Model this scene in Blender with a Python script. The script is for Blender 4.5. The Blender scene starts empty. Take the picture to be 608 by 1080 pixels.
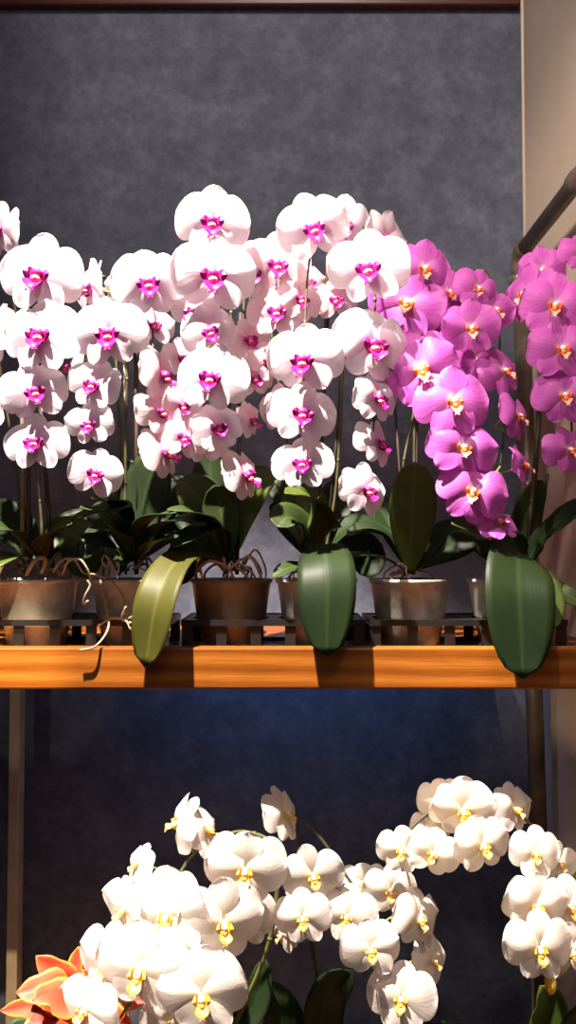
import bpy, math, random
from mathutils import Vector, Matrix, Euler
R = math.radians
PI = math.pi
random.seed(7)
col = bpy.context.scene.collection
scn = bpy.context.scene

# ------------------------------------------------------------------ camera
F = 950.0
PITCH = math.atan(0.042)
cd = bpy.data.cameras.new('camera'); cam = bpy.data.objects.new('camera', cd); col.objects.link(cam)
cam.location = (0, 0, 0); cam.rotation_euler = (PI/2 + PITCH, 0, 0)
cd.sensor_fit = 'VERTICAL'; cd.sensor_height = 36.0; cd.lens = F*36.0/1080.0
cd.clip_start = 0.02
scn.camera = cam
CP, SP = math.cos(PITCH), math.sin(PITCH)

def at(x, y, Y):
    u = (x-304)/F; v = (540-y)/F
    s = Y/(CP - v*SP)
    return Vector((u*s, Y, (SP + v*CP)*s))

# ------------------------------------------------------------------ materials
def new_mat(name):
    m = bpy.data.materials.new(name); m.use_nodes = True
    nt = m.node_tree; nt.nodes.clear()
    out = nt.nodes.new('ShaderNodeOutputMaterial')
    return m, nt, out
def N(nt, t, **kw):
    n = nt.nodes.new(t)
    for k, v in kw.items():
        if k in n.inputs: n.inputs[k].default_value = v
        else: setattr(n, k, v)
    return n
def ramp(nt, fac, stops):
    r = nt.nodes.new('ShaderNodeValToRGB')
    el = r.color_ramp.elements
    while len(el) < len(stops): el.new(0.5)
    for e, (p, c) in zip(el, stops):
        e.position = p; e.color = (c[0], c[1], c[2], 1)
    nt.links.new(fac, r.inputs[0])
    return r.outputs[0]
def mixc(nt, fac, a, b, mode='MIX'):
    m = nt.nodes.new('ShaderNodeMix'); m.data_type = 'RGBA'; m.blend_type = mode
    for sock, val in ((m.inputs['Factor'], fac), (m.inputs['A'], a), (m.inputs['B'], b)):
        if hasattr(val, 'links') or isinstance(val, bpy.types.NodeSocket): nt.links.new(val, sock)
        elif isinstance(val, (int, float)): sock.default_value = val
        else: sock.default_value = (val[0], val[1], val[2], 1)
    # colour sockets are the ones after the float/vector ones
    return m
def cmix(nt, fac, a, b, mode='MIX'):
    m = nt.nodes.new('ShaderNodeMix'); m.data_type = 'RGBA'; m.blend_type = mode
    for i, val in ((0, fac), (6, a), (7, b)):
        s = m.inputs[i]
        if isinstance(val, bpy.types.NodeSocket): nt.links.new(val, s)
        elif isinstance(val, (int, float)): s.default_value = val
        else: s.default_value = (val[0], val[1], val[2], 1)
    return m.outputs[2]
def noise(nt, scale, detail=4, vec=None, rough=.5):
    n = nt.nodes.new('ShaderNodeTexNoise'); n.inputs['Scale'].default_value = scale
    n.inputs['Detail'].default_value = detail; n.inputs['Roughness'].default_value = rough
    if vec is not None: nt.links.new(vec, n.inputs['Vector'])
    return n
def objco(nt, scale=(1,1,1), rot=(0,0,0)):
    t = nt.nodes.new('ShaderNodeTexCoord'); m = nt.nodes.new('ShaderNodeMapping')
    m.inputs['Scale'].default_value = scale; m.inputs['Rotation'].default_value = rot
    nt.links.new(t.outputs['Object'], m.inputs['Vector'])
    return m.outputs['Vector']
def principled(nt, out, color, rough=.5, spec=.5, bump=None, bstr=.3, bdist=.002, **kw):
    p = nt.nodes.new('ShaderNodeBsdfPrincipled')
    if isinstance(color, bpy.types.NodeSocket): nt.links.new(color, p.inputs['Base Color'])
    else: p.inputs['Base Color'].default_value = (*color, 1)
    if isinstance(rough, bpy.types.NodeSocket): nt.links.new(rough, p.inputs['Roughness'])
    else: p.inputs['Roughness'].default_value = rough
    p.inputs['Specular IOR Level'].default_value = spec
    for k, v in kw.items(): p.inputs[k].default_value = v
    if bump is not None:
        b = nt.nodes.new('ShaderNodeBump'); b.inputs['Strength'].default_value = bstr; b.inputs['Distance'].default_value = bdist
        nt.links.new(bump, b.inputs['Height']); nt.links.new(b.outputs[0], p.inputs['Normal'])
    nt.links.new(p.outputs[0], out.inputs[0])
    return p

def petal_mat(name, base, blush, edge, vein, transl=.3, core=None, lipdark=0.0):
    """thin petal: colour by distance from the middle of the bloom, faint branching veins"""
    m, nt, out = new_mat(name)
    tc = nt.nodes.new('ShaderNodeTexCoord')
    sep = nt.nodes.new('ShaderNodeSeparateXYZ'); nt.links.new(tc.outputs['Object'], sep.inputs[0])
    comb = nt.nodes.new('ShaderNodeCombineXYZ'); nt.links.new(sep.outputs[0], comb.inputs[0]); nt.links.new(sep.outputs[2], comb.inputs[1])
    ln = nt.nodes.new('ShaderNodeVectorMath'); ln.operation = 'LENGTH'; nt.links.new(comb.outputs[0], ln.inputs[0])
    c = ramp(nt, ln.outputs['Value'], [(0.03, core or blush), (0.12, blush), (0.30, base), (0.52, edge)])
    # veins: angle around the centre, warped
    at2 = nt.nodes.new('ShaderNodeMath'); at2.operation = 'ARCTAN2'
    nt.links.new(sep.outputs[2], at2.inputs[0]); nt.links.new(sep.outputs[0], at2.inputs[1])
    nz = noise(nt, 5, 3, tc.outputs['Object'])
    ad = nt.nodes.new('ShaderNodeMath'); ad.operation = 'MULTIPLY_ADD'; ad.inputs[1].default_value = .5
    nt.links.new(nz.outputs[0], ad.inputs[0]); nt.links.new(at2.outputs[0], ad.inputs[2])
    mu = nt.nodes.new('ShaderNodeMath'); mu.operation = 'MULTIPLY'; mu.inputs[1].default_value = 30
    nt.links.new(ad.outputs[0], mu.inputs[0])
    si = nt.nodes.new('ShaderNodeMath'); si.operation = 'SINE'; nt.links.new(mu.outputs[0], si.inputs[0])
    vr = ramp(nt, si.outputs[0], [(0.5, (0,0,0)), (1.0, (1,1,1))])
    vm = nt.nodes.new('ShaderNodeMath'); vm.operation = 'MULTIPLY'; vm.inputs[1].default_value = .35
    nt.links.new(vr, vm.inputs[0])
    c = cmix(nt, vm.outputs[0], c, vein)
    oi = nt.nodes.new('ShaderNodeObjectInfo')
    hs = nt.nodes.new('ShaderNodeHueSaturation'); nt.links.new(c, hs.inputs['Color'])
    mr = nt.nodes.new('ShaderNodeMapRange'); mr.inputs[3].default_value = .9; mr.inputs[4].default_value = 1.06
    nt.links.new(oi.outputs['Random'], mr.inputs[0]); nt.links.new(mr.outputs[0], hs.inputs['Value'])
    c = hs.outputs[0]
    p = principled(nt, out, c, rough=.48, spec=.25, bump=vr, bstr=.12, bdist=.001)
    tr = nt.nodes.new('ShaderNodeBsdfTranslucent'); nt.links.new(c, tr.inputs[0])
    mx = nt.nodes.new('ShaderNodeMixShader'); mx.inputs[0].default_value = transl
    nt.links.new(p.outputs[0], mx.inputs[1]); nt.links.new(tr.outputs[0], mx.inputs[2]); nt.links.new(mx.outputs[0], out.inputs[0])
    return m

def lip_mat(name, a, b, scale=14):
    m, nt, out = new_mat(name)
    n = noise(nt, scale, 3, objco(nt))
    c = ramp(nt, n.outputs[0], [(.38, a), (.62, b)])
    principled(nt, out, c, rough=.4, spec=.35)
    return m
def plain(name, c, rough=.5, spec=.4, var=None, scale=20, bstr=.0, **kw):
    m, nt, out = new_mat(name)
    n = noise(nt, scale, 4, objco(nt))
    v = var or (c[0]*.7, c[1]*.7, c[2]*.7)
    cc = ramp(nt, n.outputs[0], [(.35, v), (.65, c)])
    principled(nt, out, cc, rough=rough, spec=spec, bump=(n.outputs[0] if bstr else None), bstr=bstr, **kw)
    return m

M = {}
M['white'] = petal_mat('petal_white_pink', (.88,.77,.83), (.84,.56,.70), (.92,.87,.88), (.86,.70,.79), .3, (.80,.30,.55))
M['rosy'] = petal_mat('petal_rosy', (.88,.68,.72), (.84,.46,.58), (.92,.78,.76), (.84,.54,.64), .32)
M['purple'] = petal_mat('petal_purple', (.60,.11,.52), (.62,.18,.52), (.66,.16,.56), (.42,.04,.36), .28, (.85,.6,.78))
M['snow'] = petal_mat('petal_snow', (.84,.75,.69), (.80,.72,.58), (.86,.78,.73), (.78,.68,.62), .28)
M['magenta'] = lip_mat('lip_magenta', (.22,.004,.11), (.50,.014,.26))
M['orange'] = lip_mat('lip_orange', (.75,.10,.02), (.85,.28,.06))
M['peach'] = lip_mat('lip_peach', (.88,.62,.52), (.75,.22,.10))
M['yellow'] = lip_mat('lip_yellow', (.82,.40,.02), (.90,.60,.10))
M['ivory'] = lip_mat('lip_ivory', (.62,.27,.02), (.80,.55,.20))
M['col_pink'] = lip_mat('column_pink', (.50,.02,.26), (.75,.12,.42))
M['col_white'] = lip_mat('column_white', (.88,.80,.80), (.85,.70,.72))
M['coral'] = lip_mat('callus_coral', (.90,.35,.10), (.85,.22,.22))

def leaf_mat(name, dark, light, mid, rough=.5):
    m, nt, out = new_mat(name)
    n = noise(nt, 9, 4, objco(nt), .6)
    c = ramp(nt, n.outputs[0], [(.3, dark), (.7, light)])
    uv = nt.nodes.new('ShaderNodeUVMap'); sp = nt.nodes.new('ShaderNodeSeparateXYZ'); nt.links.new(uv.outputs[0], sp.inputs[0])
    # u across (0..1); midrib at .5
    ab = nt.nodes.new('ShaderNodeMath'); ab.operation = 'SUBTRACT'; ab.inputs[1].default_value = .5; nt.links.new(sp.outputs[0], ab.inputs[0])
    ab2 = nt.nodes.new('ShaderNodeMath'); ab2.operation = 'ABSOLUTE'; nt.links.new(ab.outputs[0], ab2.inputs[0])
    rr = ramp(nt, ab2.outputs[0], [(.0, (1,1,1)), (.06, (0,0,0))])
    mm = nt.nodes.new('ShaderNodeMath'); mm.operation = 'MULTIPLY'; mm.inputs[1].default_value = .5; nt.links.new(rr, mm.inputs[0])
    c = cmix(nt, mm.outputs[0], c, mid)
    wv = nt.nodes.new('ShaderNodeMath'); wv.operation = 'MULTIPLY'; wv.inputs[1].default_value = 120; nt.links.new(sp.outputs[0], wv.inputs[0])
    sn = nt.nodes.new('ShaderNodeMath'); sn.operation = 'SINE'; nt.links.new(wv.outputs[0], sn.inputs[0])
    p = principled(nt, out, c, rough=rough, spec=.22, bump=sn.outputs[0], bstr=.04, bdist=.0004)
    tr = nt.nodes.new('ShaderNodeBsdfTranslucent'); nt.links.new(c, tr.inputs[0])
    mx = nt.nodes.new('ShaderNodeMixShader'); mx.inputs[0].default_value = .15
    nt.links.new(p.outputs[0], mx.inputs[1]); nt.links.new(tr.outputs[0], mx.inputs[2]); nt.links.new(mx.outputs[0], out.inputs[0])
    return m
M['leaf'] = leaf_mat('leaf_green', (.020,.036,.008), (.044,.068,.015), (.08,.11,.035))
M['leaf_dark'] = leaf_mat('leaf_dark', (.009,.020,.006), (.020,.036,.010), (.035,.06,.02))
M['leaf_yellow'] = leaf_mat('leaf_yellow', (.045,.048,.006), (.085,.078,.010), (.13,.13,.03))
M['leaf_olive'] = leaf_mat('leaf_olive', (.05,.075,.012), (.08,.11,.02), (.10,.13,.03), .4)
M['stem'] = plain('stem_green', (.06,.07,.02), .5, .4, (.045,.028,.012), 30)
M['pedicel'] = plain('pedicel_green', (.42,.42,.10), .45, .4, (.30,.30,.06), 30)
M['spike_green'] = plain('spike_green', (.15,.16,.045), .5, .4, (.08,.08,.02), 30)
M['stake'] = plain('stake_brown', (.05,.03,.02), .6, .3, (.02,.012,.01), 30)
M['bamboo'] = plain('stake_grey', (.20,.17,.12), .6, .3, (.12,.09,.06), 30)
M['root'] = plain('root_tan', (.42,.28,.14), .65, .3, (.22,.13,.06), 30)
M['root_pale'] = plain('root_pale', (.36,.30,.20), .6, .3, (.22,.17,.10), 40)
M['bark'] = plain('bark_chip', (.10,.05,.025), .85, .2, (.03,.015,.008), 60, .4)
M['clip'] = plain('clip_grey', (.3,.3,.28), .4, .5)

def pot_mat(name, c1, c2, alpha):
    m, nt, out = new_mat(name)
    co = objco(nt, (1,1,1))
    n = noise(nt, 18, 5, co, .65)
    n2 = noise(nt, 60, 3, objco(nt, (1,1,.25)))
    c = ramp(nt, n.outputs[0], [(.3, c1), (.68, c2)])
    p = principled(nt, out, c, rough=.35, spec=.5, bump=n2.outputs[0], bstr=.25)
    t = nt.nodes.new('ShaderNodeBsdfTransparent'); t.inputs[0].default_value = (.9,.86,.78,1)
    mx = nt.nodes.new('ShaderNodeMixShader'); mx.inputs[0].default_value = alpha
    nt.links.new(p.outputs[0], mx.inputs[1]); nt.links.new(t.outputs[0], mx.inputs[2]); nt.links.new(mx.outputs[0], out.inputs[0])
    return m
M['pot_clear'] = pot_mat('pot_clear', (.34,.30,.22), (.85,.82,.72), .16)
M['pot_brown'] = pot_mat('pot_brown', (.12,.07,.04), (.30,.20,.12), .18)
M['pot_grey'] = pot_mat('pot_grey', (.16,.14,.10), (.72,.68,.58), .16)
M['black'] = plain('black_plastic', (.014,.013,.013), .35, .5, (.008,.008,.008), 20)

# wood
def wood_mat(name, a, b, c, rough=.35, sc=(2.0, 14, 26)):
    m, nt, out = new_mat(name)
    co = objco(nt, sc)
    n = noise(nt, 1.6, 6, co, .6)
    w = nt.nodes.new('ShaderNodeTexWave'); w.wave_type = 'BANDS'; w.bands_direction = 'Z'
    w.inputs['Scale'].default_value = .55; w.inputs['Distortion'].default_value = 5; w.inputs['Detail'].default_value = 3
    w.inputs['Detail Scale'].default_value = .8
    nt.links.new(co, w.inputs['Vector'])
    c1 = ramp(nt, w.outputs[0], [(.0, a), (.45, b), (1., c)])
    fine = noise(nt, 3, 4, objco(nt, (6, 60, 160)), .6)
    c2 = ramp(nt, fine.outputs[0], [(.35, (.72,.72,.72)), (.65, (1.08,1.08,1.08))])
    cc = cmix(nt, .8, c1, c2, 'MULTIPLY')
    principled(nt, out, cc, rough=rough, spec=.4, bump=fine.outputs[0], bstr=.08)
    return m
M['shelf'] = wood_mat('varnished_pine', (.25,.066,.006), (.33,.095,.010), (.42,.14,.017))
M['rail'] = wood_mat('dark_red_wood', (.07,.016,.006), (.10,.022,.008), (.05,.012,.005))
M['post'] = plain('pale_post', (.50,.40,.28), .6, .3, (.38,.30,.20), 12)

m, nt, out = new_mat('grey_board')
co = objco(nt)
n1 = noise(nt, 17, 7, co, .7); n2 = noise(nt, 60, 5, co, .7); n3 = noise(nt, 2.2, 3, co, .5)
c = ramp(nt, n1.outputs[0], [(.32, (.072,.080,.112)), (.5, (.098,.108,.148)), (.68, (.135,.145,.190))])
c = cmix(nt, .5, c, ramp(nt, n2.outputs[0], [(.3, (.55,.55,.55)), (.7, (1.35,1.35,1.35))]), 'MULTIPLY')
c = cmix(nt, .5, c, ramp(nt, n3.outputs[0], [(.3, (.85,.86,.9)), (.7, (1.12,1.1,1.06))]), 'MULTIPLY')
principled(nt, out, c, rough=.8, spec=.15, bump=n2.outputs[0], bstr=.25)
M['board'] = m
m, nt, out = new_mat('beige_plaster')
n1 = noise(nt, 3, 5, objco(nt), .6); n2 = noise(nt, 120, 3, objco(nt), .6)
c = ramp(nt, n1.outputs[0], [(.3, (.58,.47,.37)), (.7, (.68,.56,.45))])
principled(nt, out, c, rough=.8, spec=.2, bump=n2.outputs[0], bstr=.15)
M['plaster'] = m
M['floor'] = plain('floor_grey', (.12,.11,.10), .5, .4, (.08,.07,.07), 4)
M['ceiling'] = plain('ceiling_cream', (.35,.32,.28), .8, .2)
m, nt, out = new_mat('old_pipe')
n1 = noise(nt, 22, 5, objco(nt), .65)
c = ramp(nt, n1.outputs[0], [(.3, (.06,.045,.030)), (.5, (.12,.090,.065)), (.75, (.20,.16,.12))])
principled(nt, out, c, rough=.38, spec=.5, bump=n1.outputs[0], bstr=.2, Metallic=.1)
M['pipe'] = m
M['collar'] = plain('collar_metal', (.55,.5,.43), .3, .6, (.3,.26,.2), 40, Metallic=.7)

# poinsettia
m, nt, out = new_mat('bract')
uv = nt.nodes.new('ShaderNodeUVMap'); sp = nt.nodes.new('ShaderNodeSeparateXYZ'); nt.links.new(uv.outputs[0], sp.inputs[0])
ab = nt.nodes.new('ShaderNodeMath'); ab.operation = 'SUBTRACT'; ab.inputs[1].default_value = .5; nt.links.new(sp.outputs[0], ab.inputs[0])
ab2 = nt.nodes.new('ShaderNodeMath'); ab2.operation = 'ABSOLUTE'; nt.links.new(ab.outputs[0], ab2.inputs[0])
n = noise(nt, 16, 4, objco(nt))
ad = nt.nodes.new('ShaderNodeMath'); ad.operation = 'MULTIPLY_ADD'; ad.inputs[1].default_value = .5; nt.links.new(n.outputs[0], ad.inputs[0]); nt.links.new(ab2.outputs[0], ad.inputs[2])
c = ramp(nt, ad.outputs[0], [(.38, (.46,.045,.02)), (.62, (.55,.085,.03)), (.76, (.46,.22,.03)), (.88, (.20,.22,.04))])
principled(nt, out, c, rough=.5, spec=.3)
M['bract'] = m

# ------------------------------------------------------------------ mesh helpers
class MB:
    def __init__(s): s.v = []; s.f = []; s.mi = []; s.uv = []
    def grid(s, P, mi=0, flip=False):
        """P[i][j] points; i along (v of the uv), j across (u)"""
        b = len(s.v); ni = len(P); nj = len(P[0])
        for row in P: s.v += [tuple(p) for p in row]
        for i in range(ni-1):
            for j in range(nj-1):
                q = [b+i*nj+j, b+i*nj+j+1, b+(i+1)*nj+j+1, b+(i+1)*nj+j]
                t = [(j/(nj-1), i/(ni-1)), ((j+1)/(nj-1), i/(ni-1)), ((j+1)/(nj-1), (i+1)/(ni-1)), (j/(nj-1), (i+1)/(ni-1))]
                if flip: q.reverse(); t.reverse()
                s.f.append(q); s.mi.append(mi); s.uv.append(t)
    def tube(s, pts, r, n=8, mi=0, caps=True):
        pts = [Vector(p) for p in pts]; k = len(pts)
        if not hasattr(r, '__len__'): r = [r]*k
        up = None; b = len(s.v)
        for i, p in enumerate(pts):
            t = (pts[min(i+1, k-1)] - pts[max(i-1, 0)]).normalized()
            if up is None:
                up = t.orthogonal().normalized()
            up = (up - t*up.dot(t))
            up = up.normalized() if up.length > 1e-6 else t.orthogonal().normalized()
            sd = t.cross(up)
            for a in range(n):
                an = 2*PI*a/n
                s.v.append(tuple(p + (up*math.cos(an) + sd*math.sin(an))*r[i]))
        for i in range(k-1):
            for a in range(n):
                q = [b+i*n+a, b+i*n+(a+1) % n, b+(i+1)*n+(a+1) % n, b+(i+1)*n+a]
                s.f.append(q); s.mi.append(mi); s.uv.append([(0,0)]*4)
        if caps:
            s.f.append([b+a for a in range(n)][::-1]); s.mi.append(mi); s.uv.append([(0,0)]*n)
            s.f.append([b+(k-1)*n+a for a in range(n)]); s.mi.append(mi); s.uv.append([(0,0)]*n)
    def lathe(s, prof, c=(0,0,0), n=40, mi=0, wob=0):
        b = len(s.v); k = len(prof)
        for i, (r, z) in enumerate(prof):
            for a in range(n):
                an = 2*PI*a/n
                rr = r*(1+wob*math.sin(3*an+1)+wob*.5*math.sin(5*an))
                s.v.append((c[0]+rr*math.cos(an), c[1]+rr*math.sin(an), c[2]+z))
        for i in range(k-1):
            for a in range(n):
                s.f.append([b+i*n+a, b+i*n+(a+1) % n, b+(i+1)*n+(a+1) % n, b+(i+1)*n+a]); s.mi.append(mi); s.uv.append([(0,0)]*4)
        return b, n, k
    def cap(s, ids, mi=0):
        s.f.append(list(ids)); s.mi.append(mi); s.uv.append([(0,0)]*len(ids))
    def box(s, a, b, mi=0):
        (x0,y0,z0), (x1,y1,z1) = a, b
        o = len(s.v)
        s.v += [(x0,y0,z0),(x1,y0,z0),(x1,y1,z0),(x0,y1,z0),(x0,y0,z1),(x1,y0,z1),(x1,y1,z1),(x0,y1,z1)]
        for q in ((0,3,2,1),(4,5,6,7),(0,1,5,4),(1,2,6,5),(2,3,7,6),(3,0,4,7)):
            s.f.append([o+i for i in q]); s.mi.append(mi); s.uv.append([(0,0)]*4)
    def ell(s, c, r, mi=0, n=12, m=8):
        P = []
        for i in range(m+1):
            ph = PI*i/m
            P.append([(c[0]+r[0]*math.sin(ph)*math.cos(2*PI*j/n), c[1]+r[1]*math.sin(ph)*math.sin(2*PI*j/n), c[2]+r[2]*math.cos(ph)) for j in range(n+1)])
        s.grid(P, mi, True)
    def mesh(s, name, mats, smooth=True, off=None):
        me = bpy.data.meshes.new(name)
        v = s.v if off is None else [(p[0]-off[0], p[1]-off[1], p[2]-off[2]) for p in s.v]
        me.from_pydata(v, [], s.f)
        for m_ in mats: me.materials.append(m_)
        me.polygons.foreach_set('material_index', s.mi)
        me.polygons.foreach_set('use_smooth', [smooth]*len(s.f))
        ul = me.uv_layers.new(name='UVMap')
        ul.data.foreach_set('uv', [c for f in s.uv for t in f for c in t])
        me.update()
        return me
    def build(s, name, mats, parent=None, smooth=True, off=None):
        if not isinstance(mats, (list, tuple)): mats = [mats]
        o = bpy.data.objects.new(name, s.mesh(name, mats, smooth, off)); col.objects.link(o)
        o.parent = parent
        return o
def bevel(o, w=.002, seg=2):
    b = o.modifiers.new('bevel', 'BEVEL'); b.width = w; b.segments = seg; b.limit_method = 'ANGLE'
    return o
def solid(o, t):
    b = o.modifiers.new('solid', 'SOLIDIFY'); b.thickness = t; b.offset = 0
    return o
def thing(name, label, cat, loc, group=None):
    o = bpy.data.objects.new(name, None); col.objects.link(o); o.location = loc
    o.empty_display_size = .02
    tag(o, label, cat, group); return o
def tag(o, label, cat, group=None):
    o['label'] = label; o['category'] = cat
    if group: o['group'] = group
    return o
def struct(o): o['kind'] = 'structure'; return o
def cr(pts, seg=8):
    """Catmull-Rom through points"""
    pts = [Vector(p) for p in pts]
    if len(pts) < 3: 
        return [pts[0].lerp(pts[-1], i/seg) for i in range(seg+1)]
    P = [pts[0]*2-pts[1]] + pts + [pts[-1]*2-pts[-2]]
    o = []
    for i in range(1, len(P)-2):
        for k in range(seg):
            t = k/seg
            o.append(.5*((2*P[i]) + (P[i+1]-P[i-1])*t + (2*P[i-1]-5*P[i]+4*P[i+1]-P[i+2])*t*t + (3*P[i]-P[i-1]-3*P[i+1]+P[i+2])*t**3))
    o.append(pts[-1]); return o

# ------------------------------------------------------------------ setting
WALL = 1.56
RX = .418
FLZ, CLZ = -1.50, 1.75
XL = -1.6
b = MB(); b.box((XL, WALL, FLZ), (RX+.1, WALL+.1, CLZ)); struct(b.build('wall_back', M['plaster'], smooth=False))
b = MB(); b.box((RX, -.9, FLZ), (RX+.1, WALL+.05, CLZ)); struct(b.build('wall_right', M['plaster'], smooth=False))
b = MB(); b.box((XL, -.9, FLZ-.05), (RX+.1, WALL+.1, FLZ)); struct(b.build('floor', M['floor'], smooth=False))
b = MB(); b.box((XL, -.9, CLZ), (RX+.1, WALL+.1, CLZ+.05)); struct(b.build('ceiling', M['ceiling'], smooth=False))
# grey board that lines the back wall
PY = 1.55
pr = at(551, 300, PY).x + .003
b = MB(); b.box((XL+.02, PY, FLZ+.02), (pr, WALL, 1.12))
o = b.build('wall_panel', M['board'], smooth=False); struct(o); o.name = 'trim_1'
# red-brown rail along the top of the board
zt = at(300, 11, PY).z
b = MB(); b.box((XL+.02, PY-.018, zt), (at(550, 5, PY-.018).x, PY, zt+.07))
o = bevel(b.build('trim_2', M['rail'], smooth=False), .003); struct(o)

# ------------------------------------------------------------------ shelves
FY = 1.07
ft = at(300, 683, FY).z; fb = at(300, 727, FY).z
ST = ft - .010       # shelf board top
SHX0, SHX1 = -1.1, RX-.005
sh = thing('wooden_shelf', 'long varnished pine shelf with a thick orange front edge, holding the potted orchids', 'shelf', (0, 1.3, fb))
b = MB(); b.box((SHX0, FY, fb), (SHX1, FY+.022, ft)); bevel(b.build('front_edge', M['shelf'], sh, False, (0,1.3,fb)), .0025)
b = MB(); b.box((SHX0, FY+.0225, ST-.018), (.335, PY-.03, ST)); b.box((.335, FY+.0225, ST-.018), (SHX1, 1.395, ST)); b.build('shelf_board', M['shelf'], sh, False, (0,1.3,fb))
b = MB()
# support post at lower left and a thin metal edge strip beside it
LZ = -.80
lsh = thing('lower_shelf', 'lower wooden shelf under the white orchids', 'shelf', (0, 1.3, LZ-.05))
b = MB(); b.box((SHX0, FY+.02, LZ-.05), (SHX1, FY+.042, LZ+.006)); bevel(b.build('front_edge', M['shelf'], lsh, False, (0,1.3,LZ-.05)), .0025)
b = MB(); b.box((SHX0, FY+.0425, LZ-.018), (.335, PY-.03, LZ)); b.box((.335, FY+.0425, LZ-.018), (SHX1, 1.395, LZ)); b.build('shelf_board', M['shelf'], lsh, False, (0,1.3,LZ-.05))

POY = 1.46
x0 = at(9, 800, POY).x; x1 = at(20.5, 800, POY).x
b = MB(); b.box((x0, POY, LZ+.0005), (x1, POY+.03, ST-.0185))
o = bevel(b.build('shelf_post', M['post'], smooth=False), .002); tag(o, 'pale wooden post between the two shelves at the left side', 'post')
x0 = at(22, 800, PY-.004).x; x1 = at(25, 800, PY-.004).x
b = MB(); b.box((x0, PY-.004, LZ+.0005), (x1, PY-.0002, ST-.0185))
o = b.build('edge_strip', M['clip'], smooth=False); tag(o, 'thin grey metal strip running down the board right of the pale post', 'strip')

# pipe: vertical riser in the corner, elbow, then a run along the side wall toward the viewer
PPY = 1.42
pp = thing('metal_pipe', 'old brown metal pipe rising in the corner and bending along the side wall', 'pipe', (at(549,300,PPY).x, PPY, fb-.6))
PO = pp.location.copy()
top = at(549, 268, PPY)
bot = at(566, 800, PPY); d = (bot-top)/(top.z-bot.z)
low = top + d*(top.z - (LZ+.001)); pr_ = .0133
mid = top + d*.035
b = MB()
b.tube([mid, low], pr_, 20); b.build('riser', M['pipe'], pp, True, PO)
b = MB()
far_end = Vector((top.x, PPY-.03, top.z)); near = Vector((top.x+.001, .55, top.z+.004))
b.tube([far_end, near], .0118, 20); b.build('pipe_run', M['pipe'], pp, True, PO)
b = MB()
el = [top+d*.036, top+d*.022] + [top + Vector((0, -.022*(1-math.cos(a)), -.022*(1-math.sin(a)))) for a in (PI*.12, PI*.25, PI*.38, PI*.5)] + [far_end+Vector((0,-.004,0))]
b.tube(el, .0150, 20); b.build('elbow', M['pipe'], pp, True, PO)
b = MB()
c0 = top+d*.036
b.tube([c0-d*.001, c0+d*.002, c0+d*.003, c0+d*.011, c0+d*.012], [.016,.019,.019,.019,.016], 24); b.build('collar', M['collar'], pp, True, PO)
b = MB()
c1 = Vector((top.x, 1.128, top.z))
b.tube([c1+Vector((0,.018,0)), c1+Vector((0,.015,0)), c1, c1-Vector((0,.003,0)), c1-Vector((0,.03,0)), c1-Vector((0,.034,0))], [.0118,.0150,.0150,.0138,.0138,.0118], 24); b.build('coupling', M['pipe'], pp, True, PO)
# saddle that holds the run on the side wall
b = MB()
for yy in (1.1, .75):
    b.box((top.x+.010, yy, top.z-.006), (RX-.0002, yy+.012, top.z+.006))
b.build('wall_bracket', M['collar'], pp, False, PO)

# ------------------------------------------------------------------ orchid flower
def hw(u, W, k):
    if u < k: return W*math.sin(PI/2*u/k)**.62
    return W*math.sqrt(max(0, 1-((u-k)/(1-k))**2.1))
def petal(mb, ang, L, W, k, y0, rng, cup=.05, reflex=.05, base=.02, rip=.014, twist=0, n=15, m=13, ridge=.0):
    dx, dz = math.cos(ang), math.sin(ang); px, pz = -dz, dx
    ph = rng.uniform(0, 6.28); ph2 = rng.uniform(0, 6.28)
    P = []
    for i in range(n):
        u = (1-math.cos(PI*i/(n-1)))/2
        h = max(hw(u, W, k), .004)
        row = []
        for j in range(m):
            v = -1+2*j/(m-1)
            s = math.sin(v*PI/2*.94)/math.sin(PI/2*.94)
            x = dx*(base+u*L) + px*h*s; z = dz*(base+u*L) + pz*h*s
            y = y0 - cup*math.sin(PI*min(u*1.15, 1)) + reflex*u*u*1.2 + .135*h*s*s*(h/.3) + ridge*(abs(s)**1.15)*(h/.3)*(1.25 if (s*px*0+s*pz) < 0 else .8) \
                + rip*math.sin(ph+s*3.2)*u + rip*.7*math.sin(ph2+u*7)*s*s + twist*s*h
            row.append((x, y, z))
        P.append(row)
    mb.grid(P)
    return P
def flower_mesh(kind, mat, seed, side=False):
    rng = random.Random(seed)
    mb = MB()
    j = lambda a: rng.uniform(-a, a)
    # sepals behind
    petal(mb, PI/2+j(.12), .45+j(.03), .185+j(.02), .56, .012, rng, ridge=.02, cup=.03, reflex=.03+j(.07))
    la = R(-56)+j(.1)
    petal(mb, la, .43+j(.04), .165+j(.015), .52, .014, rng, cup=.02, reflex=.07+j(.07))
    petal(mb, PI-la+j(.1), .43+j(.04), .165+j(.015), .52, .018, rng, cup=.02, reflex=.07+j(.07))
    # broad petals
    rd = rng.uniform(-.03, .05); cu = .03 + rng.uniform(0, .06); rf = .03+j(.10)
    petal(mb, R(13)+j(.10), .48, .315+j(.025), .56, -.010, rng, cup=cu, reflex=rf+j(.02), rip=.026, ridge=.060+rd)
    petal(mb, PI-R(13)+j(.10), .48, .315+j(.025), .56, -.014, rng, cup=cu, reflex=rf+j(.02), rip=.026, ridge=.060+rd)
    return mb.mesh('flower_'+kind, [mat])
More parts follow.
